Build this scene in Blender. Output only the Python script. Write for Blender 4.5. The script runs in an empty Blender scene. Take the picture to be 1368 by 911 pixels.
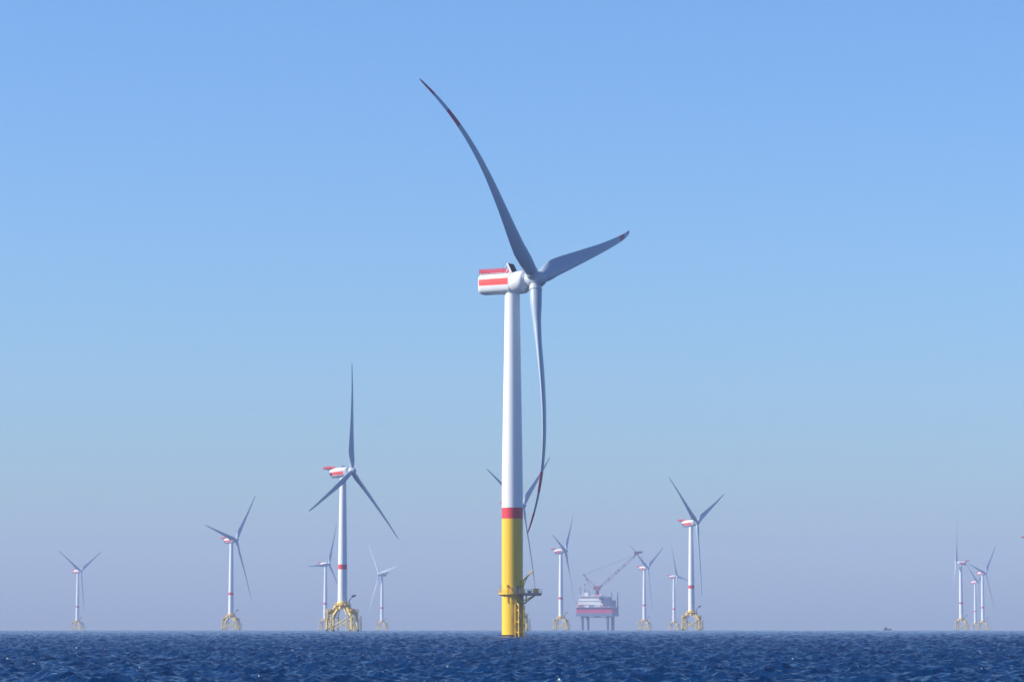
import bpy, math, random
import numpy as np
from mathutils import Matrix, Vector

random.seed(7)
rng = np.random.default_rng(11)
S = bpy.context.scene
COL = S.collection
PI = math.pi

# ---------------------------------------------------------------- camera, sky, sun, exposure
RE = 2.0e6                      # effective radius of the sea's curvature (m)
CAM_H = 3.55
cam = bpy.data.cameras.new('camera')
cam.lens = 113.16; cam.sensor_width = 36.0; cam.sensor_fit = 'HORIZONTAL'
cam.clip_start = 0.5; cam.clip_end = 60000.0
co = bpy.data.objects.new('camera', cam); COL.objects.link(co)
co.location = (0, 0, CAM_H)
co.rotation_euler = (PI/2 + math.radians(5.022), 0, 0)
S.camera = co

SUN_EL = math.radians(33.0)
SUN_AZ = math.radians(-98.0)     # clockwise from +Y seen from above
w = bpy.data.worlds.new('World'); S.world = w; w.use_nodes = True
nt = w.node_tree
sky = nt.nodes.new('ShaderNodeTexSky'); sky.sky_type = 'NISHITA'; sky.sun_disc = False
sky.sun_elevation = SUN_EL; sky.sun_rotation = SUN_AZ
sky.air_density = 1.2; sky.dust_density = 0.8; sky.ozone_density = 5.0
hs = nt.nodes.new('ShaderNodeMix'); hs.data_type = 'RGBA'; hs.blend_type = 'MULTIPLY'
hs.inputs['Factor'].default_value = 1.0; hs.inputs['B'].default_value = (0.525, 0.685, 0.93, 1)
bg = nt.nodes['Background']; bg.inputs['Strength'].default_value = 0.10
nt.links.new(sky.outputs[0], hs.inputs['A']); nt.links.new(hs.outputs['Result'], bg.inputs[0])

sl = bpy.data.lights.new('sun', 'SUN'); sl.energy = 3.9; sl.angle = math.radians(0.5); sl.color = (1.0, 0.945, 0.83)
so = bpy.data.objects.new('sun', sl); COL.objects.link(so)
tosun = Vector((math.sin(SUN_AZ)*math.cos(SUN_EL), math.cos(SUN_AZ)*math.cos(SUN_EL), math.sin(SUN_EL)))
so.rotation_euler = tosun.to_track_quat('Z', 'Y').to_euler()
so.location = (-200, 0, 300)

S.view_settings.view_transform = 'Standard'; S.view_settings.look = 'None'
S.view_settings.gamma = 1.0; S.view_settings.use_curve_mapping = False
S.view_settings.exposure = 0.95
S.render.engine = 'CYCLES'
S.cycles.use_denoising = True
S.cycles.max_bounces = 6; S.cycles.volume_bounces = 1
S.cycles.filter_width = 1.6

# ---------------------------------------------------------------- helpers
def link(o, parent=None):
    COL.objects.link(o)
    if parent is not None: o.parent = parent
    return o

def tag(o, label=None, cat=None, group=None, kind=None):
    if label: o['label'] = label
    if cat: o['category'] = cat
    if group: o['group'] = group
    if kind: o['kind'] = kind
    return o

def empty(name, loc, rz=0.0):
    o = bpy.data.objects.new(name, None); o.location = loc; o.rotation_euler = (0, 0, rz)
    return link(o)

class MB:
    """collects faces of one mesh"""
    def __init__(s): s.v = []; s.f = []; s.m = []; s.sm = []
    def add(s, vs, fs, mi=0, smooth=False):
        b = len(s.v); s.v += [tuple(p) for p in vs]
        for k, f in enumerate(fs):
            s.f.append([b+i for i in f]); s.m.append(mi[k] if isinstance(mi, list) else mi); s.sm.append(smooth)
    def box(s, c, d, rot=None, mi=0):
        hx, hy, hz = d[0]/2, d[1]/2, d[2]/2
        vs = [Vector((x*hx, y*hy, z*hz)) for x in (-1, 1) for y in (-1, 1) for z in (-1, 1)]
        if rot is not None: vs = [rot @ v for v in vs]
        vs = [v + Vector(c) for v in vs]
        s.add(vs, [(0,1,3,2),(4,6,7,5),(0,4,5,1),(2,3,7,6),(0,2,6,4),(1,5,7,3)], mi)
    def tube(s, a, b, r, r2=None, n=10, mi=0, caps=True):
        a = Vector(a); b = Vector(b); r2 = r if r2 is None else r2
        d = (b-a).normalized(); u = d.orthogonal().normalized(); v = d.cross(u)
        vs = []
        for p, q in ((a, r), (b, r2)):
            for i in range(n):
                t = 2*PI*i/n; vs.append(p + u*(q*math.cos(t)) + v*(q*math.sin(t)))
        s.add(vs, [(i, (i+1) % n, n+(i+1) % n, n+i) for i in range(n)], mi, True)
        if caps:
            s.add([vs[i] for i in range(n)], [tuple(range(n-1, -1, -1))], mi)
            s.add([vs[n+i] for i in range(n)], [tuple(range(n))], mi)
    def lathe(s, prof, n=48, mi=0, axis='Z', cap=True, smooth=True, sq=2.0):
        """prof: list of (position along the axis, radius[, material index of the band above])"""
        vs = []
        for p in prof:
            for i in range(n):
                t = 2*PI*i/n
                c, q = math.cos(t), math.sin(t)
                k = (abs(c)**sq + abs(q)**sq)**(-1.0/sq)
                a, b = p[1]*k*c, p[1]*k*q
                vs.append((a, b, p[0]) if axis == 'Z' else (p[0], a, b))
        for j in range(len(prof)-1):
            m = prof[j][2] if len(prof[j]) > 2 else mi
            fs = [(j*n+i, j*n+(i+1) % n, (j+1)*n+(i+1) % n, (j+1)*n+i) for i in range(n)]
            b = len(s.v) if j == 0 else b
            if j == 0: s.v += vs
            for f in fs: s.f.append([b+i for i in f]); s.m.append(m); s.sm.append(smooth)
        if cap:
            s.add(vs[:n], [tuple(range(n-1, -1, -1))], mi)
            s.add(vs[-n:], [tuple(range(n))], mi)
    def mesh(s, name, mats):
        me = bpy.data.meshes.new(name); me.from_pydata(s.v, [], s.f)
        for m in mats: me.materials.append(m)
        me.polygons.foreach_set('material_index', s.m)
        me.polygons.foreach_set('use_smooth', s.sm)
        me.update(); me.validate()
        return me
    def build(s, name, mats, parent=None):
        if not isinstance(mats, (list, tuple)): mats = [mats]
        return link(bpy.data.objects.new(name, s.mesh(name, mats)), parent)

# ---------------------------------------------------------------- materials
def paint(name, col, rough=0.4, dirt=0.12, scale=(0.6, 0.6, 0.05), dirtcol=None, metal=0.0):
    m = bpy.data.materials.new(name); m.use_nodes = True
    t = m.node_tree; N = t.nodes; L = t.links; b = N['Principled BSDF']
    tc = N.new('ShaderNodeTexCoord'); mp = N.new('ShaderNodeMapping'); mp.inputs['Scale'].default_value = scale
    nz = N.new('ShaderNodeTexNoise'); nz.inputs['Scale'].default_value = 1.0; nz.inputs['Detail'].default_value = 5
    rp = N.new('ShaderNodeValToRGB'); rp.color_ramp.elements[0].position = .48; rp.color_ramp.elements[1].position = .78
    dc = dirtcol or tuple(c*.7 for c in col)
    mx = N.new('ShaderNodeMix'); mx.data_type = 'RGBA'
    ml = N.new('ShaderNodeMath'); ml.operation = 'MULTIPLY'; ml.inputs[1].default_value = dirt*4
    L.new(tc.outputs['Object'], mp.inputs[0]); L.new(mp.outputs[0], nz.inputs['Vector']); L.new(nz.outputs['Fac'], rp.inputs[0])
    L.new(rp.outputs['Color'], ml.inputs[0]); L.new(ml.outputs[0], mx.inputs['Factor'])
    mx.inputs['A'].default_value = (*col, 1); mx.inputs['B'].default_value = (*dc, 1)
    L.new(mx.outputs['Result'], b.inputs['Base Color'])
    b.inputs['Roughness'].default_value = rough; b.inputs['Metallic'].default_value = metal
    b.inputs['Specular IOR Level'].default_value = 0.35
    return m

WHITE = paint('white_paint', (0.72, 0.72, 0.71), 0.38, 0.06)
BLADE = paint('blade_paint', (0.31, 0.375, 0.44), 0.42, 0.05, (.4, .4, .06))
HUBP = paint('hub_paint', (0.42, 0.46, 0.50), 0.4, 0.06)
RED = paint('red_paint', (0.62, 0.035, 0.045), 0.45, 0.12)
TIPRED = paint('blade_mark_paint', (0.40, 0.008, 0.060), 0.45, 0.12)
SIGNAL = paint('signal_red_paint', (0.80, 0.075, 0.06), 0.45, 0.10)
RAILRED = paint('railing_red_paint', (0.62, 0.05, 0.085), 0.5, 0.2, (1.5, 1.5, 1.5))
GREY = paint('galvanised_steel', (0.22, 0.225, 0.22), 0.5, 0.2, (1, 1, 1), metal=0.3)
DARK = paint('dark_grille', (0.022, 0.010, 0.011), 0.6, 0.2, (2, 2, 2))
YRAIL = paint('yellow_rail_paint', (0.76, 0.47, 0.025), 0.5, 0.25, (1, 1, 1), (0.22, 0.12, 0.03))
JACKET = paint('weathered_yellow_paint', (0.72, 0.53, 0.12), 0.5, 0.16, (.35, .35, .1), (0.44, 0.32, 0.12))
GROWTH = paint('wet_marine_growth', (0.03, 0.035, 0.02), 0.3, 0.3, (1, 1, 1))

def yellow_pile():
    m = paint('yellow_paint', (0.81, 0.49, 0.02), 0.35, 0.09, (.7, .7, .04))
    t = m.node_tree; N = t.nodes; L = t.links; b = N['Principled BSDF']
    old = b.inputs['Base Color'].links[0].from_socket
    tc = N.new('ShaderNodeTexCoord'); sp = N.new('ShaderNodeSeparateXYZ'); L.new(tc.outputs['Object'], sp.inputs[0])
    mp = N.new('ShaderNodeMapping'); mp.inputs['Scale'].default_value = (1.6, 1.6, .16)
    nz = N.new('ShaderNodeTexNoise'); nz.inputs['Scale'].default_value = 1.0; nz.inputs['Detail'].default_value = 6
    L.new(tc.outputs['Object'], mp.inputs[0]); L.new(mp.outputs[0], nz.inputs['Vector'])
    rp = N.new('ShaderNodeValToRGB'); rp.color_ramp.elements[0].position = .5; rp.color_ramp.elements[1].position = .62
    L.new(nz.outputs['Fac'], rp.inputs[0])
    # rust runs only below the platform (z < 12.5) and above about z 0, mostly by the boat landing
    mr = N.new('ShaderNodeMapRange'); mr.inputs['From Min'].default_value = 13.0; mr.inputs['From Max'].default_value = 10.5
    L.new(sp.outputs['Z'], mr.inputs['Value'])
    mr2 = N.new('ShaderNodeMapRange'); mr2.inputs['From Min'].default_value = -0.9; mr2.inputs['From Max'].default_value = 0.7
    L.new(sp.outputs['X'], mr2.inputs['Value'])
    a = N.new('ShaderNodeMath'); a.operation = 'MULTIPLY'; L.new(rp.outputs['Color'], a.inputs[0]); L.new(mr.outputs[0], a.inputs[1])
    a2 = N.new('ShaderNodeMath'); a2.operation = 'MULTIPLY'; L.new(a.outputs[0], a2.inputs[0]); L.new(mr2.outputs[0], a2.inputs[1])
    a3 = N.new('ShaderNodeMath'); a3.operation = 'MULTIPLY'; a3.inputs[1].default_value = .8; L.new(a2.outputs[0], a3.inputs[0])
    mx = N.new('ShaderNodeMix'); mx.data_type = 'RGBA'; mx.inputs['B'].default_value = (0.33, 0.13, 0.02, 1)
    L.new(a3.outputs[0], mx.inputs['Factor']); L.new(old, mx.inputs['A'])
    L.new(mx.outputs['Result'], b.inputs['Base Color'])
    return m
YELLOW = yellow_pile()
PLAT_WHITE = paint('platform_white_paint', (0.68, 0.67, 0.65), 0.5, 0.2, (.15, .15, .15))
PLAT_RED = paint('platform_red_paint', (0.50, 0.05, 0.13), 0.5, 0.15, (.1, .1, .1))
PLAT_BLUE = paint('platform_blue_grey_paint', (0.13, 0.18, 0.27), 0.5, 0.2, (.1, .1, .1))
PLAT_DARK = paint('platform_dark_steel', (0.06, 0.065, 0.08), 0.5, 0.2, (.3, .3, .3))
BOOMRED = paint('crane_dull_red_paint', (0.22, 0.06, 0.07), 0.5, 0.2, (.3, .3, .3))
GLASS = paint('dark_window_glass', (0.02, 0.025, 0.03), 0.1, 0.05, (1, 1, 1))

# ---------------------------------------------------------------- sea
def build_sea():
    # polar grid round the camera's foot: fine in the direction of the view, coarse elsewhere
    fine = np.arange(-0.235, 0.2351, 0.00062)
    left = -0.235 - np.cumsum(np.geomspace(0.002, 0.12, 60)); left = left[left > -PI+0.05]
    ang = np.concatenate([left[::-1], fine, -left])
    r = [2.0]
    while r[-1] < 8200:
        q = r[-1]
        if q < 120: d = 0.06*q+0.3
        elif q < 150: d = 1.0
        elif q < 450: d = 0.30
        elif q < 620: d = 0.42
        elif q < 3900: d = (q-620)*0.0014+0.42
        else: d = 40
        r.append(q + min(d, 40))
    r = np.array(r)
    nr, na = len(r), len(ang)
    dr = np.gradient(r)
    Rm, Am = np.meshgrid(r, ang, indexing='ij')
    X = (Rm*np.sin(Am)).astype(np.float32); Y = (Rm*np.cos(Am)).astype(np.float32)
    da = np.gradient(ang)
    step = np.maximum(dr[:, None]*np.ones((1, na)), (r[:, None]*da[None, :])*1.0).astype(np.float32)
    Z = np.zeros_like(X); DX = np.zeros_like(X); DY = np.zeros_like(X); J = np.zeros_like(X)
    lam = np.geomspace(0.8, 30.0, 72)
    wind = math.radians(205)    # waves run towards the camera and a little to the left
    # long-crested groups: slow gusty modulation of the short waves
    for L in lam:
        k = 2*PI/L
        th = wind + rng.normal(0, 0.75)
        kx, ky = k*math.cos(th - PI/2 + PI/2), k*math.sin(th)
        kx, ky = k*math.sin(th), k*math.cos(th)
        amp = 0.0200*L**0.72*math.exp(-(L/9.5)**2)*rng.uniform(.6, 1.3)
        ph = rng.uniform(0, 2*PI)
        A = amp*np.clip((L/step - 2.0)/1.2, 0, 1)
        arg = kx*X + ky*Y + np.float32(ph)
        c = np.cos(arg); s = np.sin(arg)
        Z += A*c; DX -= A*0.9*math.sin(th)*s; DY -= A*0.9*math.cos(th)*s
        J += A*k*c
    base = -(Rm**2)/(2*RE)
    co_ = np.empty((nr*na, 3), np.float32)
    co_[:, 0] = (X+DX).ravel(); co_[:, 1] = (Y+DY).ravel(); co_[:, 2] = (Z+base).ravel()
    i = np.arange(nr-1)[:, None]*na + np.arange(na-1)[None, :]
    quads = np.stack([i, i+1, i+1+na, i+na], -1).reshape(-1, 4)
    # close the ring behind the camera and the hole under it
    j = np.arange(nr-1)*na
    seam = np.stack([j+na-1, j, j+na, j+2*na-1], -1)
    quads = np.concatenate([quads, seam])[:, ::-1]
    nq = len(quads)
    me = bpy.data.meshes.new('sea')
    me.vertices.add(len(co_)); me.vertices.foreach_set('co', co_.ravel())
    me.loops.add(nq*4); me.loops.foreach_set('vertex_index', quads.ravel().astype(np.int32))
    me.polygons.add(nq)
    me.polygons.foreach_set('loop_start', np.arange(0, nq*4, 4, dtype=np.int32))
    me.polygons.foreach_set('loop_total', np.full(nq, 4, np.int32))
    me.polygons.foreach_set('use_smooth', np.ones(nq, bool))
    me.update()
    # breaking crests, where the waves steepen most
    th_ = J.std()*5.3
    foam = np.clip((J - th_)/(0.10), 0, 1)
    # wash round the near pile
    rp_ = np.sqrt((X-0.109)**2 + (Y-943.96)**2)
    foam = np.maximum(foam, np.clip((4.6-rp_)/0.9, 0, .75))
    at = me.attributes.new('foam', 'FLOAT', 'POINT'); at.data.foreach_set('value', foam.ravel().astype(np.float32))
    m = bpy.data.materials.new('sea_water'); m.use_nodes = True
    t = m.node_tree; N = t.nodes; L_ = t.links; b = N['Principled BSDF']
    b.inputs['IOR'].default_value = 1.333; b.inputs['Roughness'].default_value = 0.06; b.inputs['Specular IOR Level'].default_value = 0.11
    tc = N.new('ShaderNodeTexCoord')
    def noise(sc, det, rgh=.55, mscale=(1, 1, 1)):
        mp = N.new('ShaderNodeMapping'); mp.inputs['Scale'].default_value = mscale
        L_.new(tc.outputs['Object'], mp.inputs[0])
        n = N.new('ShaderNodeTexNoise'); n.inputs['Scale'].default_value = sc; n.inputs['Detail'].default_value = det
        n.inputs['Roughness'].default_value = rgh
        L_.new(mp.outputs[0], n.inputs['Vector']); return n
    n1 = noise(1.3, 6, .6, (.8, 1.0, 1)); n2 = noise(0.22, 4, .55, (.8, 1.0, 1)); n3 = noise(0.045, 3, .5, (.8, .35, 1))
    bp = N.new('ShaderNodeBump'); bp.inputs['Strength'].default_value = 1.0; bp.inputs['Distance'].default_value = 0.30
    L_.new(n1.outputs['Fac'], bp.inputs['Height'])
    bp2 = N.new('ShaderNodeBump'); bp2.inputs['Strength'].default_value = 1.0; bp2.inputs['Distance'].default_value = 0.7
    L_.new(n2.outputs['Fac'], bp2.inputs['Height']); L_.new(bp.outputs[0], bp2.inputs['Normal'])
    # body colour of the water with slow drifts
    cr = N.new('ShaderNodeMix'); cr.data_type = 'RGBA'
    cr.inputs['A'].default_value = (0.0002, 0.011, 0.046, 1); cr.inputs['B'].default_value = (0.0003, 0.026, 0.094, 1)
    L_.new(n3.outputs['Fac'], cr.inputs['Factor'])
    fa = N.new('ShaderNodeAttribute'); fa.attribute_name = 'foam'
    fn = noise(2.2, 5, .65)
    fr = N.new('ShaderNodeMath'); fr.operation = 'MULTIPLY'; L_.new(fa.outputs['Fac'], fr.inputs[0])
    rr = N.new('ShaderNodeValToRGB'); rr.color_ramp.elements[0].position = .42; rr.color_ramp.elements[1].position = .6
    L_.new(fn.outputs['Fac'], rr.inputs[0]); L_.new(rr.outputs['Color'], fr.inputs[1])
    fm = N.new('ShaderNodeMix'); fm.data_type = 'RGBA'; fm.inputs['B'].default_value = (.75, .8, .82, 1)
    L_.new(fr.outputs[0], fm.inputs['Factor']); L_.new(cr.outputs['Result'], fm.inputs['A'])
    L_.new(fm.outputs['Result'], b.inputs['Base Color'])
    L_.new(bp2.outputs[0], b.inputs['Normal'])
    me.materials.append(m)
    o = link(bpy.data.objects.new('sea', me)); tag(o, kind='structure')
    return o
build_sea()

# ---------------------------------------------------------------- haze
hb = MB(); hb.box((0, 0, 87), (17400, 17400, 226))
hz = bpy.data.materials.new('sea_haze'); hz.use_nodes = True
hz.node_tree.nodes.clear()
ho = hz.node_tree.nodes.new('ShaderNodeOutputMaterial'); pv = hz.node_tree.nodes.new('ShaderNodeVolumePrincipled')
pv.inputs['Color'].default_value = (0.53, 0.605, 0.85, 1); pv.inputs['Density'].default_value = 1.08e-4
pv.inputs['Anisotropy'].default_value = 0.0
hz.node_tree.links.new(pv.outputs[0], ho.inputs['Volume'])
haze = hb.build('haze', hz); tag(haze, kind='stuff')

# ---------------------------------------------------------------- rotor blade
def ip(t, xs, ys):
    return float(np.interp(t, xs, ys))

def blade_mesh(name, R, root, chord_max, chord_tip, c, mats, bands=(), pitch=0.0, ns=60, na=28):
    """blade along +Z, leading edge +Y, upwind +X; c = (c1, c2, c3) flap-wise curve; bands = red marks (from tip, m)"""
    zs = set(np.linspace(1.6, R, ns).tolist())
    for a, b_ in bands: zs |= {R-a, R-b_}
    zs = sorted(z for z in zs if 1.6 <= z <= R)
    mb = MB(); rings = []
    for z in zs:
        t = z/R
        ch = ip(t, [0, .045, .10, .16, .22, .35, .55, .8, .93, .985, 1], [root, root*1.02, chord_max*.90, chord_max, chord_max*.97, chord_max*.80, chord_max*.54, chord_max*.33, chord_max*.22, chord_tip, chord_tip*.3])
        th = ip(t, [0, .045, .10, .16, .25, .4, .7, 1], [1, 1, .72, .47, .34, .26, .20, .17])
        rd = ip(t, [0, .05, .17], [1, 1, 0])      # 1 = circle, 0 = aerofoil
        tw = math.radians(ip(t, [0, .1, .2, .35, .6, 1], [16, 15, 11, 6.5, 2.5, -0.5]) + pitch)
        off = c[0]*z + R*(c[1]*t**2 + c[2]*t**3)
        ring = []
        for i in range(na):
            a = 2*PI*i/na
            # aerofoil: u from LE(0) to TE(1)
            u = .5*(1-math.cos(a))
            yt = 5*1.0*(.2969*math.sqrt(u)-.126*u-.3516*u*u+.2843*u**3-.1015*u**4)*th
            sgn = 1 if a < PI else -1
            cam_ = .025*4*u*(1-u)
            ay = (.32-u)*ch; ax = (sgn*yt - cam_)*ch
            cy = .5*ch*math.cos(a); cx = .5*ch*th*math.sin(a)
            y = rd*cy + (1-rd)*ay; x = rd*cx + (1-rd)*ax
            X = x*math.cos(tw) + y*math.sin(tw); Y = -x*math.sin(tw) + y*math.cos(tw)
            ring.append((X+off, Y, z))
        rings.append(ring)
    vs = [p for r_ in rings for p in r_]
    fs = []; mi = []
    for j in range(len(zs)-1):
        zm = R - .5*(zs[j]+zs[j+1])
        m = 1 if any(a <= zm <= b_ for a, b_ in bands) else 0
        for i in range(na):
            fs.append((j*na+i, j*na+(i+1) % na, (j+1)*na+(i+1) % na, (j+1)*na+i)); mi.append(m)
    fs.append(tuple(range((len(zs)-1)*na, len(zs)*na))); mi.append(1 if bands else 0)
    fs.append(tuple(range(na-1, -1, -1))); mi.append(0)
    mb.add(vs, fs, mi, True)
    return mb.mesh(name, mats)

def rotor_matrix(hub, tilt, th):
    return Matrix.Translation(hub) @ Matrix.Rotation(-tilt, 4, 'Y') @ Matrix.Rotation(-th, 4, 'X')

def base_at(X, D):
    return Vector((X, D, -(X*X+D*D)/(2*RE)))

def railing(mb, pts, h=1.15, r=.035, mi=0, closed=False, rails=(.55, 1.15), step=1.5, toe=True):
    P = [Vector(p) for p in pts]
    if closed: P = P + [P[0]]
    for a, b in zip(P[:-1], P[1:]):
        n = max(1, int(round((b-a).length/step)))
        for i in range(n):
            p = a.lerp(b, i/n); mb.tube(p, p+Vector((0, 0, h)), r, n=6, mi=mi, caps=False)
        for q in rails: mb.tube(a+Vector((0, 0, q)), b+Vector((0, 0, q)), r, n=6, mi=mi, caps=False)
        if toe:
            d = b-a; mb.box((a+b)/2+Vector((0, 0, .1)), (d.length, .02, .18), Matrix.Rotation(math.atan2(d.y, d.x), 3, 'Z'), mi)
    mb.tube(P[-1], P[-1]+Vector((0, 0, h)), r, n=6, mi=mi, caps=False)

# ---------------------------------------------------------------- the near turbine on its yellow monopile
YAW = 0.4808; TILT = 0.1068; HUBZ = 104.435; OV = 7.67
near = empty('wind_turbine', base_at(0.109, 943.96), 0.0)
tag(near, 'largest nearest wind turbine, tall white tower on a thick yellow monopile, curved red-banded blades', 'wind turbine')

mp_ = MB()
mp_.lathe([(-6, 3.07, 1), (0.7, 3.07), (3, 3.07), (8, 3.07), (12, 3.07), (20, 3.09), (28, 3.1), (34.5, 3.1)], n=72)
mp_.build('monopile', [YELLOW, GROWTH], near)
tw_ = MB()
tw_.lathe([(34.5, 3.11, 1), (37.75, 3.11), (38.2, 3.10), (45, 3.06), (55, 2.93), (70, 2.68), (85, 2.42), (98, 2.22), (101.6, 2.18)], n=72)
for zz, rr in ((37.76, 3.115), (61.5, 2.82), (83, 2.455)):      # flange joints
    tw_.lathe([(zz-.06, rr+.012), (zz+.06, rr+.012)], n=72, cap=False)
tower = tw_.build('tower', [WHITE, RED], near)
dr = MB(); dr.box((0, 0, 0), (1.0, .12, 2.2)); dro = dr.build('door', GREY, near)
dro.location = (3.10*math.sin(math.radians(28)), -3.10*math.cos(math.radians(28)), 13.95); dro.rotation_euler = (0, 0, math.radians(28))

# service platform: ring round the pile with a wide deck to the right
pz = 12.55
pl = MB()
n = 40
ringo = [(3.95*math.cos(2*PI*i/n), 3.95*math.sin(2*PI*i/n)) for i in range(n)]
ringi = [(3.09*math.cos(2*PI*i/n), 3.09*math.sin(2*PI*i/n)) for i in range(n)]
vs = [(x, y, pz+.16) for x, y in ringi]+[(x, y, pz+.16) for x, y in ringo]+[(x, y, pz-.16) for x, y in ringi]+[(x, y, pz-.16) for x, y in ringo]
fs = []
for i in range(n):
    k = (i+1) % n
    fs += [(i, n+i, n+k, k), (2*n+i, 2*n+k, 3*n+k, 3*n+i), (n+i, 3*n+i, 3*n+k, n+k), (i, k, 2*n+k, 2*n+i)]
pl.add(vs, fs, 1)
pl.box((6.0, -1.2, pz-.012), (5.2, 5.4, .3))
for y in (-3.5, -1.2, 1.1): pl.box((5.6, y, pz-.33), (5.6, .16, .32))
for i in range(0, n, 4):
    a = 2*PI*i/n; d = Vector((math.cos(a), math.sin(a), 0))
    pl.box(d*3.5+Vector((0, 0, pz-.30)), (.85, .10, .26), Matrix.Rotation(a, 3, 'Z'))
deck = pl.build('platform_deck', [GREY, YRAIL], near)
rl = MB()
arc = [(3.9*math.cos(a), 3.9*math.sin(a), pz+.16) for a in np.linspace(math.radians(25), math.radians(272), 22)]
railing(rl, arc, mi=0, r=.045, step=1.2)
railing(rl, [(.13, -3.9, pz+.16), (3.45, -3.85, pz+.16), (8.55, -3.85, pz+.16), (8.55, 1.45, pz+.16), (3.6, 1.45, pz+.16)], mi=1, r=.045, step=1.0)
rl.build('railing', [YRAIL, GREY], near)
for y in (-3.3, -1.2, .9):
    br = MB(); x0 = math.sqrt(max(.2, 3.05**2-y*y)) if abs(y) < 3.05 else .6
    br.tube((x0, y*.86, pz-3.1), (6.6, y, pz-.45), .17, n=10)
    br.tube((x0+1.2, y*.9, pz-2.3), (x0+1.2, y*.9, pz-.45), .12, n=8)
    br.build('deck_bracket', YRAIL, near)
kit = MB(); kit.box((6.9, .3, pz+.85), (1.6, 1.3, 1.3)); kit.box((6.9, .3, pz+1.55), (1.7, 1.4, .08))
kit.build('equipment_cabinet', YRAIL, near)
kit = MB(); kit.box((5.0, .7, pz+.55), (1.1, .8, .75)); kit.box((5.0, .7, pz+.97), (1.2, .9, .07))
kit.build('storage_box', GREY, near)
for k, (a0, h_) in enumerate(((-118, 2.6), (-96, 1.7), (-40, 2.9))):
    st_ = MB(); a = math.radians(a0); p = Vector((3.35*math.cos(a), 3.35*math.sin(a), pz+.16))
    st_.tube(p, p+Vector((0, 0, h_)), .09, n=6); st_.box(p+Vector((0, 0, h_-.35)), (.5, .35, .6), Matrix.Rotation(a, 3, 'Z'))
    st_.tube(p+Vector((0, 0, -.3)), p+Vector((0, 0, -2.6)), .12, n=6)
    st_.build('cable_post', YRAIL, near)
cr = MB()
cr.tube((3.05, -2.1, pz+.14), (3.05, -2.1, pz+3.9), .42, .34, n=16)
cr.tube((3.05, -2.1, pz+3.7), (6.0, -2.4, pz+6.8), .30, .17, n=14)
cr.tube((3.05, -2.1, pz+1.9), (4.4, -2.24, pz+4.9), .11, n=8)
cr.box((3.05, -2.1, pz+3.75), (.9, .8, .7))
cr.tube((6.0, -2.4, pz+6.75), (6.0, -2.4, pz+2.6), .035, n=6)
cr.box((6.0, -2.4, pz+2.4), (.22, .16, .42))
crane = cr.build('davit_crane', [YELLOW], near)
bl_ = MB()
for dx in (-.95, .95):
    A = math.radians(-52)
    c0 = Vector((math.cos(A), math.sin(A), 0)); tt = Vector((-math.sin(A), math.cos(A), 0))
    p = c0*4.35 + tt*dx
    bl_.tube(p+Vector((0, 0, -4)), p+Vector((0, 0, 9.2)), .24, n=12)
    for zz in (1.2, 4.2, 7.6): bl_.tube(p+Vector((0, 0, zz)), c0*2.95+tt*dx*.8+Vector((0, 0, zz+.4)), .15, n=8)
    bl_.tube(p+Vector((0, 0, 9.1)), c0*3.0+tt*dx*.8+Vector((0, 0, 10.1)), .2, n=10)
for zz in (-1, 1.4, 3.8, 6.2, 8.6): bl_.tube(c0*4.35-tt*.95+Vector((0, 0, zz)), c0*4.35+tt*.95+Vector((0, 0, zz)), .1, n=8)
bl_.build('boat_landing', [YRAIL], near)
ld = MB()
for dx in (-.28, .28): ld.tube(c0*3.75+tt*dx+Vector((0, 0, -2)), c0*3.75+tt*dx+Vector((0, 0, pz+1.2)), .06, n=6)
for k in range(42): ld.tube(c0*3.75+tt*.28+Vector((0, 0, -1.8+k*.36)), c0*3.75-tt*.28+Vector((0, 0, -1.8+k*.36)), .025, n=5)
ld.build('ladder', GREY, near)
for a in (-75, -30, 18):
    pc = MB(); a = math.radians(a); pc.tube((3.32*math.cos(a), 3.32*math.sin(a), -5), (3.32*math.cos(a), 3.32*math.sin(a), pz-.2), .15, n=10)
    for zz in (2.5, 6, 10): pc.box((3.15*math.cos(a), 3.15*math.sin(a), zz), (.5, .34, .16), Matrix.Rotation(a, 3, 'Z'))
    pc.build('cable_pipe', [YRAIL], near)
for a in (200, 320):
    nav = MB(); a = math.radians(a); nav.tube((3.8*math.cos(a), 3.8*math.sin(a), pz+.16), (3.8*math.cos(a), 3.8*math.sin(a), pz+2.1), .05, n=6)
    nav.tube((3.8*math.cos(a), 3.8*math.sin(a), pz+2.1), (3.8*math.cos(a), 3.8*math.sin(a), pz+2.45), .13, n=8)
    nav.build('navigation_light', GREY, near)

HUBL = Vector((OV, 0, HUBZ))
def head(o, hub, yaw, tilt):
    o.matrix_local = Matrix.Rotation(-yaw, 4, 'Z') @ Matrix.Translation(hub) @ Matrix.Rotation(-tilt, 4, 'Y')

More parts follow.
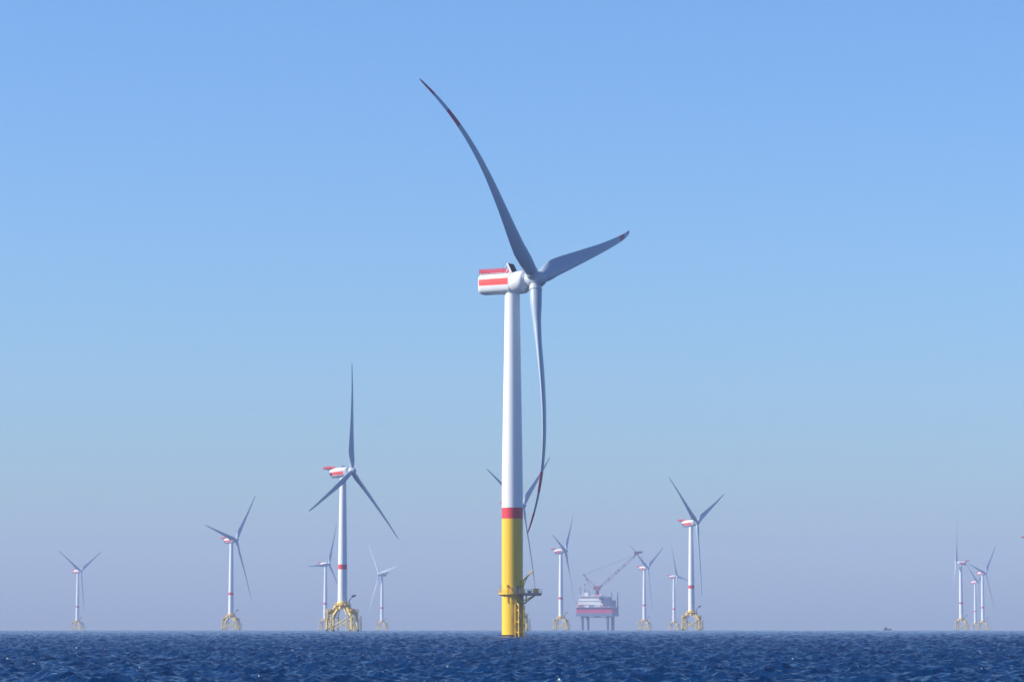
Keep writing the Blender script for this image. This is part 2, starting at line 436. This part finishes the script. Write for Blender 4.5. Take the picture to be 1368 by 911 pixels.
def tube_shell(mb, stations, n_side=10, sq=2.8, stripe=None, stripe_x=None):
    """fuselage along X; stations (x, r, zoff); side stripe between two heights for x < stripe_x"""
    ang = []
    base = np.linspace(0, 2*PI, 64, endpoint=False).tolist()
    rmax = max(s_[1] for s_ in stations)
    def pt(a, r):
        c, s_ = math.cos(a), math.sin(a); k = (abs(c)**sq+abs(s_)**sq)**(-1/sq); return r*k*c, r*k*s_
    if stripe:
        for z in stripe:
            lo, hi = -PI/2, PI/2
            for _ in range(50):
                m = (lo+hi)/2
                if pt(m, rmax)[1] < z: lo = m
                else: hi = m
            base += [lo % (2*PI), (PI-lo) % (2*PI)]
    ang = sorted(set(round(a, 6) for a in base)); n_ = len(ang)
    vs = []
    for x, r, zo in stations:
        for a in ang:
            y, z = pt(a, r); vs.append((x, y, z+zo))
    fs, mi = [], []
    for j in range(len(stations)-1):
        for i in range(n_):
            k = (i+1) % n_
            fs.append((j*n_+i, j*n_+k, (j+1)*n_+k, (j+1)*n_+i))
            a = ang[i] + ((ang[k]-ang[i]) % (2*PI))/2
            zc = pt(a, rmax)[1]
            inx = stripe_x is None or (stripe_x[0] <= .5*(stations[j][0]+stations[j+1][0]) <= stripe_x[1])
            mi.append(1 if stripe and stripe[0] < zc < stripe[1] and inx and abs(math.cos(a)) > .35 else 0)
    fs.append(tuple(range(n_-1, -1, -1))); mi.append(0)
    fs.append(tuple(range((len(stations)-1)*n_, len(stations)*n_))); mi.append(0)
    mb.add(vs, fs, mi, True)

nm_ = MB()
tube_shell(nm_, [(-17.75, 2.55, 0), (-17.65, 2.74, 0), (-17.4, 2.90, 0), (-17.0, 2.97, 0), (-12, 3.02, 0), (-7.6, 3.04, 0), (-7.3, 3.04, 0), (-7.1, 2.9, 0)], stripe=(-.55, 1.45), stripe_x=(-17.45, -7.5), sq=3.5)
NACL = HUBL + Vector((0, 0, -.65)); NTILT = 0.004
nacelle = nm_.build('nacelle', [WHITE, SIGNAL], near); head(nacelle, NACL, YAW, NTILT)
gm = MB()
gm.lathe([(-7.35, 2.9), (-7.2, 3.22), (-6.9, 3.36), (-4.6, 3.38), (-3.7, 3.30), (-3.2, 3.0), (-2.9, 2.45), (-2.0, 2.3)], n=64, axis='X')
gen = gm.build('generator', WHITE, near); head(gen, HUBL+Vector((0,0,-.25)), YAW, .06)
yb = MB(); yb.lathe([(101.1, 2.45), (101.9, 2.45), (102.4, 2.3)], n=48)
yb.build('yaw_bearing', WHITE, near)
hm = MB()
hm.lathe([(-2.2, 2.0), (-1.95, 2.3), (-1.2, 2.42), (0.6, 2.42), (1.7, 2.25), (2.5, 1.85), (3.1, 1.25), (3.45, .6), (3.55, .12)], n=48, axis='X')
for k in range(3):
    M3 = Matrix.Rotation(-(-.8249+k*2*PI/3), 3, 'X')
    hm.tube(M3 @ Vector((0, 0, .8)), M3 @ Vector((0, 0, 2.95)), 1.85, 1.85, n=40)
    hm.tube(M3 @ Vector((0, 0, 2.95)), M3 @ Vector((0, 0, 3.25)), 1.96, 1.96, n=40)
hub = hm.build('hub', HUBP, near); head(hub, HUBL, YAW, TILT)
bmesh_near = blade_mesh('blade', 77.1, 3.5, 5.3, .75, (.0141, .2793, -.32), [BLADE, TIPRED], bands=((0, 6), (12, 18)), pitch=2.0, ns=90, na=36)
for k in range(3):
    b = link(bpy.data.objects.new('blade', bmesh_near), near)
    b.matrix_local = Matrix.Rotation(-YAW, 4, 'Z') @ rotor_matrix(HUBL, TILT, -.8249+k*2*PI/3)
# hoist platform with red screens on the roof
hp = MB(); hp.box((-12.95, 0, 3.0), (9.0, 4.5, .14))
hpo = hp.build('hoist_platform', WHITE, near); head(hpo, NACL, YAW, NTILT)
hr = MB()
for y in (-2.3, 2.3):
    for i in range(9):
        x = -17.4+i*1.0
        hr.box((x+.5, y, 3.66), (.74, .05, 1.02))
        hr.tube((x, y, 3.05), (x, y, 4.4), .05, n=6)
    hr.tube((-17.4, y, 4.38), (-8.4, y, 4.38), .06, n=6)
    hr.tube((-17.4, y, 4.25), (-8.4, y, 4.25), .04, n=6)
for i in range(4):
    hr.box((-17.45, -1.75+i*1.16, 3.66), (.05, 1.0, 1.2))
    hr.tube((-17.45, -2.3+i*1.5, 3.05), (-17.45, -2.3+i*1.5, 4.4), .05, n=6)
hr.tube((-17.45, -2.3, 4.38), (-17.45, 2.3, 4.38), .06, n=6)
o = hr.build('railing', RAILRED, hpo)
ck = MB(); rot = Matrix.Rotation(math.radians(-26), 3, 'Y')
ck.box(Vector((-7.75, 0, 4.45)), (.5, 4.0, 3.1), rot)
for y in (-1.9, 0, 1.9): ck.tube((-10.2, y, 2.9), (-8.6, y, 5.2), .09, n=8)
ckc = ck.build('cooler', WHITE, near); head(ckc, NACL, YAW, NTILT)
cg = MB()
cg.box(Vector((-7.75, 0, 4.45))+rot @ Vector((.262, 0, 0)), (.03, 3.7, 2.8), rot)
for i in range(12): cg.box(Vector((-7.75, 0, 4.45))+rot @ Vector((.30, 0, -1.3+i*.236)), (.07, 3.7, .05), rot)
cgo = cg.build('grille', DARK, ckc)
ms = MB()
for y in (-.9, .9):
    ms.tube((-10.1, y, 3.0), (-10.1, y, 6.1), .05, n=6); ms.box((-10.1, y, 6.15), (.5, .08, .12))
mso = ms.build('weather_mast', GREY, near); head(mso, NACL, YAW, NTILT)

# ---------------------------------------------------------------- the far turbines on jackets
JT = .087; JH = 97.0; JOV = 6.0; JR = 67.5
def jacket_turbine():
    root = empty('wind_turbine', (0, 0, 0))
    f = MB()
    # central can with four splayed arms
    f.lathe([(15.6, 3.0), (16.4, 3.25), (18.1, 3.25), (18.3, 2.95)], n=32)
    rr = 9.9; ph = [math.radians(33+90*k) for k in range(4)]
    for a in ph:
        d = Vector((math.cos(a), math.sin(a), 0)); s_ = Vector((-d.y, d.x, 0))
        # box girder arm from the can down to the leg head
        p0, p1 = d*1.6+Vector((0, 0, 16.9)), d*(rr-.1)+Vector((0, 0, 10.3))
        dirv = (p1-p0).normalized(); up = s_.cross(dirv)
        R3 = Matrix((dirv, s_, -up)).transposed()
        f.box((p0+p1)/2, ((p1-p0).length, 1.1, 1.75), R3)
        f.box((p0+p1)/2+Vector((0, 0, -.86)), ((p1-p0).length*.96, 1.45, .13), R3)
        f.box((p0+p1)/2+Vector((0, 0, .93)), ((p1-p0).length*.96, 1.45, .13), R3)
    f.box((0, 0, 14.6), (7.6, 7.6, 2.0), Matrix.Rotation(math.radians(33), 3, 'Z'))
    fo = f.build('jacket_foundation', JACKET, root)
    for a in ph:
        d = Vector((math.cos(a), math.sin(a), 0)); lg = MB()
        lg.tube(d*(rr*1.15)+Vector((0, 0, -8)), d*(rr*1.105)+Vector((0, 0, 1.3)), .63, n=14, mi=1)
        lg.tube(d*(rr*1.105)+Vector((0, 0, 1.3)), d*rr+Vector((0, 0, 11.2)), .62, .62, n=14)
        lg.tube(d*rr+Vector((0, 0, 9.6)), d*(rr*.995)+Vector((0, 0, 11.9)), .9, .8, n=14)
        for zz in (3.4, 6.8): lg.tube(d*(rr*1.05)+Vector((0, 0, zz)), d*(rr*1.05)+Vector((0, 0, zz+.35)), .82, n=14)
        lg.build('leg', [JACKET, GROWTH], fo)
    for k in range(4):
        a, b_ = ph[k], ph[(k+1) % 4]; bb = MB()
        P = lambda q, z: Vector((math.cos(q)*rr*1.04, math.sin(q)*rr*1.04, z))
        bb.tube(P(a, 1.2), P(b_, 9.6), .30, n=8); bb.tube(P(b_, 1.2), P(a, 9.6), .30, n=8)
        bb.build('brace', JACKET, fo)
    for k, a in enumerate(ph):       # export cable pipes hung beside the legs
        d = Vector((math.cos(a), math.sin(a), 0)); t_ = Vector((-d.y, d.x, 0)); jt = MB()
        q = (2.5, -2.4, 2.2, -2.6)[k]
        jt.tube(d*(rr*.98)+t_*q+Vector((0, 0, -6)), d*(rr*.90)+t_*q+Vector((0, 0, 10.5)), .27, n=8)
        jt.tube(d*(rr*.90)+t_*q+Vector((0, 0, 10.4)), d*4.2+t_*q*.6+Vector((0, 0, 14.6)), .27, n=8)
        for zz in (2.8, 6.5, 9.8): jt.tube(d*(rr*.97)+t_*q+Vector((0, 0, zz)), d*(rr*1.03)+Vector((0, 0, zz)), .14, n=6)
        jt.build('cable_pipe', JACKET, fo)
    for k in (0, 2, 3):              # small railed landings on the arms
        sp = MB()
        d = Vector((math.cos(ph[k]), math.sin(ph[k]), 0)); Rz = Matrix.Rotation(ph[k], 3, 'Z')
        c_ = d*(rr-.4)+Vector((0, 0, 12.2)); sp.box(c_, (3.0, 3.4, .16), Rz)
        cs = [c_ + Rz @ Vector((x, y, .08)) for x, y in ((-1.4, -1.6), (1.4, -1.6), (1.4, 1.6), (-1.4, 1.6))]
        railing(sp, cs, closed=True, r=.08, step=1.6, toe=False)
        for y in (-.35, .35): sp.tube(d*(rr+1.25)+Rz @ Vector((0, y, 1.0)), d*(rr+1.0)+Rz @ Vector((0, y, 13.2)), .09, n=6)
        sp.tube(c_+Rz @ Vector((1.2, 1.2, -.1)), d*rr+Vector((0, 0, 10.2)), .12, n=6)
        sp.box(c_+Rz @ Vector((-.8, .9, .8)), (.9, .8, 1.4), Rz)
        sp.build('leg_landing', YRAIL, fo)
    wk = MB()
    railing(wk, [(5.2*math.cos(t), 5.2*math.sin(t), 16.0) for t in np.linspace(0, 2*PI, 13)[:-1]], closed=True, r=.07, step=2.0, toe=False)
    wk.lathe([(15.75, 5.3), (15.98, 5.3)], n=24)
    wk.build('platform_deck', YRAIL, fo)
    dk = MB()
    dk.tube((4.2, -2.6, 16.0), (4.2, -2.6, 19.0), .32, n=10); dk.tube((4.2, -2.6, 18.8), (6.6, -3.0, 21.3), .28, n=10)
    dk.box((7.0, -3.05, 21.5), (2.6, 1.3, 1.2), Matrix.Rotation(math.radians(-20), 3, 'Y'))
    dk.build('davit_crane', PLAT_DARK, fo)
    for a in (ph[3], ph[0]):
        acc = MB()
        d = Vector((math.cos(a), math.sin(a), 0)); t_ = Vector((-d.y, d.x, 0))
        for q in (-.8, .8): acc.tube(d*13.1+t_*q+Vector((0, 0, -3)), d*12.6+t_*q+Vector((0, 0, 9.5)), .22, n=8)
        for q in range(6): acc.tube(d*13.0-t_*.8+Vector((0, 0, 1+q*1.5)), d*13.0+t_*.8+Vector((0, 0, 1+q*1.5)), .1, n=6)
        acc.build('boat_landing', JACKET, fo)
    t = MB(); t.lathe([(17.9, 2.85), (37.6, 2.72, 1), (40.6, 2.70), (55, 2.55), (75, 2.2), (94.6, 1.85)], n=48)
    t.build('tower', [WHITE, RED], root)
    nmb = MB()
    tube_shell(nmb, [(-14.2, 1.7, .5), (-13.9, 2.3, .25), (-13.2, 2.75, 0), (-11, 2.95, 0), (-4.4, 3.0, 0), (-3.0, 2.75, 0), (-1.9, 2.2, 0)], stripe=(-1.5, .55), stripe_x=(-13.0, -4.4), sq=3.2)
    na_ = nmb.build('nacelle', [WHITE, SIGNAL], root)
    hd = MB(); hd.box((-15.2, 0, 3.05), (5.6, 5.4, .22))
    hd.tube((-13.0, -1.5, 1.0), (-16.2, -1.9, 2.95), .16, n=6); hd.tube((-13.0, 1.5, 1.0), (-16.2, 1.9, 2.95), .16, n=6)
    for y in (-2.7, 2.7): hd.box((-15.2, y, 3.75), (5.6, .07, 1.15))
    hd.box((-18.0, 0, 3.75), (.07, 5.4, 1.15))
    hd.build('hoist_platform', RAILRED, na_)
    vt = MB(); vt.box((-13.1, -2.86, -.5), (.9, .3, 1.9)); vt.build('vent', DARK, na_)
    vt = MB(); vt.box((-5.5, 0, 3.25), (1.1, 2.4, .9)); vt.build('cooler', DARK, na_)
    h = MB()
    h.lathe([(-1.95, 1.9), (-1.2, 2.15), (.6, 2.15), (1.6, 1.9), (2.4, 1.35), (2.85, .5), (2.9, .1)], n=32, axis='X')
    for k in range(3):
        M3 = Matrix.Rotation(-k*2*PI/3, 3, 'X'); h.tube(M3 @ Vector((0, 0, .6)), M3 @ Vector((0, 0, 2.5)), 1.4, 1.4, n=24)
    h.build('hub', HUBP, root)
    bme = blade_mesh('blade', JR, 2.6, 4.6, .7, (.026, .03, -.035), [BLADE, RED], pitch=3.0, ns=44, na=24)
    for k in range(3): link(bpy.data.objects.new('blade', bme), root)
    return root

def copy_tree(o, parent=None):
    c = o.copy(); COL.objects.link(c); c.parent = parent
    for ch in o.children: copy_tree(ch, c)
    return c

def set_turbine(root, X, D, yaw, th, frot):
    root.location = base_at(X, D)
    k = 0
    for ch in root.children:
        nme = ch.name.split('.')[0]
        if nme == 'jacket_foundation': ch.rotation_euler = (0, 0, frot)
        elif nme in ('nacelle',): head(ch, Vector((JOV, 0, JH)), yaw, JT)
        elif nme == 'hub': ch.matrix_local = Matrix.Rotation(-yaw, 4, 'Z') @ rotor_matrix(Vector((JOV, 0, JH)), JT, th)
        elif nme == 'blade':
            ch.matrix_local = Matrix.Rotation(-yaw, 4, 'Z') @ rotor_matrix(Vector((JOV, 0, JH)), JT, th+k*2*PI/3); k += 1

FAR = [  # X, distance, yaw, rotor angle, label
    (-711.6, 5290, .525, 1.038, 'faint hazy wind turbine farthest left, rotor standing as a Y, alone on the horizon'),
    (-302.8, 3480, .449, 2.833, 'white wind turbine standing alone between the far left turbine and the yellow jacket turbine'),
    (-102.8, 1958, .428, .121, 'second largest wind turbine, one blade straight up, red striped nacelle, yellow four-legged jacket'),
    (-273.9, 4740, .440, 2.549, 'small wind turbine close behind the left side of the mid-sized yellow jacket turbine'),
    (-223.8, 5560, 2.614, 1.390, 'pale far wind turbine facing left with sunlit blades, right of the mid-sized turbine'),
    (3.0, 2512, .456, .927, 'wind turbine hidden behind the thick tower of the nearest one, blade tips showing'),
    (60.0, 3960, .271, .802, 'wind turbine just left of the red and white crane platform, rotor seen nearly edge-on'),
    (206.0, 5024, .500, 1.053, 'small wind turbine just right of the crane boom, rotor standing as a Y'),
    (291.1, 5800, .346, 1.680, 'faint small wind turbine close left of the largest turbine in the right half'),
    (162.0, 2915, .494, 1.144, 'largest wind turbine right of the crane platform, Y-shaped rotor on a yellowish jacket'),
    (642.5, 4620, 3.32, -1.66, 'left-facing wind turbine with one blade straight up, tallest of the right-hand three'),
    (797.4, 5470, .610, .758, 'right-hand turbine of the cluster of three, a blade pointing up and right'),
    (921.0, 6420, .563, 1.127, 'faintest middle turbine in the right-hand cluster of three, partly behind its neighbour'),
    (556.0, 3440, .20, -2.02, 'wind turbine cut off by the right edge, only red nacelle tail and jacket showing'),
]
proto = jacket_turbine()
for i, (X, D, yaw, th, lab) in enumerate(FAR):
    o = proto if i == 0 else copy_tree(proto)
    set_turbine(o, X, D, yaw, th, random.choice((0, .05, -.06, .1)) if i != 2 else 0.0)
    tag(o, lab, 'wind turbine', 'wind turbines on yellow jacket foundations')

# ---------------------------------------------------------------- the offshore platform with its crane
PD = 4600.0; PXc = (797.8-684)/4300*PD
plat = empty('offshore_platform', base_at(PXc, PD), math.radians(-16))
tag(plat, 'offshore platform on four legs with red hull, white deckhouses and a long crane boom', 'platform')
for x in (-18.5, 18.5):
    for y in (-15.5, 15.5):
        l = MB(); l.tube((x, y, -12), (x, y, 21), 2.35, n=20); l.build('leg', PLAT_BLUE, plat)
hl = MB()
hl.box((0, 0, 22.2), (53, 39, 4.4), mi=0)
hl.box((0, 0, 28.2), (52, 38, 7.6), mi=1)
hl.box((0, 0, 32.2), (55, 41, .5), mi=0)
hull = hl.build('hull', [PLAT_BLUE, PLAT_RED], plat)
dkh = MB()
dkh.box((-6, -3, 35.2), (38, 31, 5.6), mi=0)
dkh.box((-7, -3, 40.4), (34, 28, 4.8), mi=0)
dkh.box((-8, -3, 45.2), (29, 25, 4.8), mi=0)
dkh.box((-8, -3, 48.2), (31, 27, .5), mi=0)
dkh.box((-15, -4, 51.0), (9, 12, 5.0), mi=0)
house = dkh.build('deckhouse', [PLAT_WHITE], plat)
for (zc, dx, dy, xc) in ((35.4, 38, 31, -6), (40.6, 34, 28, -7), (45.4, 29, 25, -8)):
    wn = MB()
    nn = int(dx/2.6)
    for i in range(nn):
        wn.box((xc-dx/2+dx*(i+.5)/nn, -3-dy/2-.03, zc+.2), (1.3, .1, 1.2))
    nn = int(dy/2.6)
    for i in range(nn):
        for sx in (-1, 1): wn.box((xc+sx*(dx/2+.03), -3-dy/2+dy*(i+.5)/nn, zc+.2), (.1, 1.3, 1.2))
    wn.build('window', GLASS, house)
for y in (-14, -5, 4, 13):
    mod = MB(); mod.box((18.5, y, 37.5), (9, 6.5, 10))
    for k in range(4): mod.box((18.5, y-3.28, 33.9+k*2.4), (8.4, .12, .25)); mod.box((23.06, y, 33.9+k*2.4), (.14, 6.0, .25))
    mod.build('equipment_module', PLAT_BLUE, plat)
mod = MB(); mod.box((12, 2, 44), (10, 16, 7)); mod.build('equipment_module', PLAT_BLUE, plat)
mod = MB(); mod.box((20, -12, 44.6), (5, 5, 4.2)); mod.build('equipment_module', PLAT_DARK, plat)
for y in (-17.5, 17.5):
    for x, zt, q in ((25.2, 54, .8), (16, 49, .5)):
        mod = MB(); mod.tube((x, y, 32), (x, y, zt), q, n=8); mod.build('vent_stack', PLAT_BLUE, plat)
for (x, y, z, dx, dy, dz, m_) in ((-20, -18.5, 34, 7, 3.2, 3.2, PLAT_RED), (-4, -18.6, 33.9, 6.2, 2.9, 2.9, PLAT_BLUE), (6, -18.6, 33.9, 6.2, 2.9, 2.9, PLAT_WHITE), (13, -18.4, 33.9, 2.9, 3.0, 2.9, PLAT_RED),
                                  (2, -9, 49.6, 6, 2.6, 2.6, PLAT_RED), (4, 3, 49.7, 3, 6, 2.7, PLAT_WHITE), (24.5, -4, 34.2, 3, 7, 3.4, PLAT_WHITE)):
    cb = MB(); cb.box((x, y, z+.15), (dx, dy, dz))
    for k in range(int(dx/1.2)): cb.box((x-dx/2+.6+k*1.2, y-dy/2-.04, z+.15), (.2, .1, dz*.92))
    cb.build('container', m_, plat)
sm = MB()
for k in range(5): sm.tube((22.5, -19.3, 32.5+k*3.0), (15.0, -19.3, 32.5+k*3.0), .16, n=6)
for x in (15.0, 18.7, 22.5): sm.tube((x, -19.3, 32.4), (x, -19.3, 45.5), .2, n=6)
for k in range(4): sm.tube((15.0+3.7*(k % 2), -19.3, 32.5+k*3), (18.7+3.7*(k % 2), -19.3, 35.5+k*3), .14, n=6)
sm.build('stair_tower', PLAT_DARK, plat)
for (x, y) in ((-24.5, -12), (-24.5, 6), (9.5, -15)):
    lf = MB(); lf.tube((x-3.0, y, 38.2), (x+3.0, y, 38.2), 1.25, n=12); lf.box((x, y, 39.3), (2.2, 1.6, .9)); lf.box((x, y, 36.3), (5, .3, 1.6))
    lf.build('lifeboat', BOOMRED, plat)
ub = MB()
for x in (-18.5, 0, 18.5):
    ub.box((x, 0, 19.6), (1.2, 36, .9))
for y in (-15.5, 15.5): ub.box((0, y, 18.6), (40, 1.2, .9))
ub.build('under_deck_girder', PLAT_DARK, plat)
rlp = MB()
railing(rlp, [(-27.3, -20.3, 32.5), (27.3, -20.3, 32.5), (27.3, 20.3, 32.5), (-27.3, 20.3, 32.5)], closed=True, r=.12, step=4, toe=False)
rlp.build('railing', PLAT_WHITE, plat); rlp = MB()
railing(rlp, [(-23.3, -16.3, 48.5), (7.3, -16.3, 48.5), (7.3, 10.3, 48.5), (-23.3, 10.3, 48.5)], closed=True, r=.12, step=4, toe=False)
rlp.build('railing', PLAT_WHITE, plat)
for (x, y, h_) in ((-22, -12, 61), (-17, -6, 66), (-19, 4, 58), (-10, -12, 57)):
    mst = MB(); mst.tube((x, y, 48), (x, y, h_), .4, .2, n=6); mst.box((x, y, h_-2.5), (2.6, .6, .5)); mst.tube((x, y, h_-1.4), (x, y, h_), .9, n=8)
    mst.build('antenna_mast', PLAT_DARK, plat)
# crane: turned so its boom lies square to the view
crn = MB()
crn.tube((-1, 3, 48), (-1, 3, 57), 2.6, n=16)
crn.box((-1.5, 3, 60), (9, 6, 5.5)); crn.box((3.2, .4, 61), (3.2, 2.6, 4))
cro = crn.build('crane', [BOOMRED], plat)
def lattice(mb, a, b, w, h, nseg, r):
    a = Vector(a); b = Vector(b); d = (b-a); L = d.length; d.normalize()
    s_ = d.cross(Vector((0, 0, 1))).normalized(); u = s_.cross(d)
    def P(t, i):
        k = min(1, .35+5*t, .35+5*(1-t)); sx, sz = ((-1, -1), (1, -1), (1, 1), (-1, 1))[i]
        return a + d*(L*t) + s_*(sx*w*k/2) + u*(sz*h*k/2)
    for j in range(nseg):
        t0, t1 = j/nseg, (j+1)/nseg
        for i in range(4):
            mb.tube(P(t0, i), P(t1, i), r, n=6, caps=False)
            mb.tube(P(t0, i), P(t1, (i+1) % 4), r*.6, n=5, caps=False)
            mb.tube(P(t0, i), P(t0, (i+1) % 4), r*.6, n=5, caps=False)
ca = math.radians(16); cd = Vector((math.cos(ca), math.sin(ca), 0))
def cp(x, z, s_=0.0): return Vector((-1, 3, 0)) + cd*x + Vector((-cd.y, cd.x, 0))*s_ + Vector((0, 0, z))
bm_ = MB()
lattice(bm_, cp(3.5, 61), cp(52, 104), 3.4, 3.4, 13, .19)
for q in (.05, .27, .48, .56, .72): bm_.box(cp(3.5, 61).lerp(cp(52, 104), q), (2.4, 2.0, 1.8), Matrix.Rotation(ca, 3, 'Z') @ Matrix.Rotation(math.radians(-41), 3, 'Y'))
bm_.tube(cp(51.5, 103), cp(56, 109), .9, n=8)
bm_.build('boom', BOOMRED, cro)
jb = MB()
jb.add([cp(53, 112, -1.2), cp(66, 112.5, -1.2), cp(64, 110, -1.2), cp(53, 106.5, -1.2), cp(53, 112, 1.2), cp(66, 112.5, 1.2), cp(64, 110, 1.2), cp(53, 106.5, 1.2)],
       [(0, 1, 2, 3), (7, 6, 5, 4), (0, 4, 5, 1), (1, 5, 6, 2), (2, 6, 7, 3), (3, 7, 4, 0)])
jb.build('boom_head', BOOMRED, cro)
gt = MB()
for s_ in (-2.2, 2.2):
    gt.tube(cp(-1, 60, s_), cp(-19, 78.5, s_*.5), .35, n=6); gt.tube(cp(-9, 60, s_), cp(-19, 78.5, s_*.5), .3, n=6)
gt.box(cp(-19, 78.8), (3.2, 2.4, 1.6))
gt.box(cp(-15, 72), (2.4, 2.0, 1.8))
gt.build('gantry', BOOMRED, cro)
pd_ = MB()
for s_ in (-1, 1): pd_.tube(cp(-19, 79.2, s_), cp(53, 106.5, s_), .17, n=6)
pd_.build('pendant_cable', PLAT_DARK, cro)
hk = MB(); hk.tube(cp(64, 110), cp(64, 100), .12, n=6); hk.box(cp(64, 99.3), (1.2, 1.2, 2.2))
hk.build('hook', PLAT_DARK, cro)

# ---------------------------------------------------------------- distant work boat low on the horizon
BD = 3560.0
boat = empty('work_boat', base_at((1183-684)/4300*BD, BD), math.radians(8))
tag(boat, 'tiny grey work boat low on the horizon, alone on the empty water', 'boat')
hb2 = MB()
prof = [(-4.6, 1.25, 1.3), (-2, 1.5, 1.35), (1.5, 1.45, 1.55), (3.6, .9, 1.8), (5.0, .08, 2.1)]
vs = []
for x, hw, z in prof: vs += [(x, -hw, z), (x, -hw*.7, -.6), (x, hw*.7, -.6), (x, hw, z)]
fs = []
for j in range(len(prof)-1):
    for i in range(4): fs.append((j*4+i, j*4+(i+1) % 4, (j+1)*4+(i+1) % 4, (j+1)*4+i))
fs += [(0, 1, 2, 3), (16, 19, 18, 17)]
hb2.add(vs, fs); hb2.build('hull', GREY, boat)
wh = MB(); wh.box((-1.6, 0, 2.35), (2.8, 2.0, 2.0)); wh.box((-1.6, 0, 3.42), (3.2, 2.3, .12)); wh.build('wheelhouse', GREY, boat)
wm = MB(); wm.tube((-2.2, 0, 3.4), (-2.2, 0, 5.2), .08, n=6); wm.build('mast', GREY, boat)
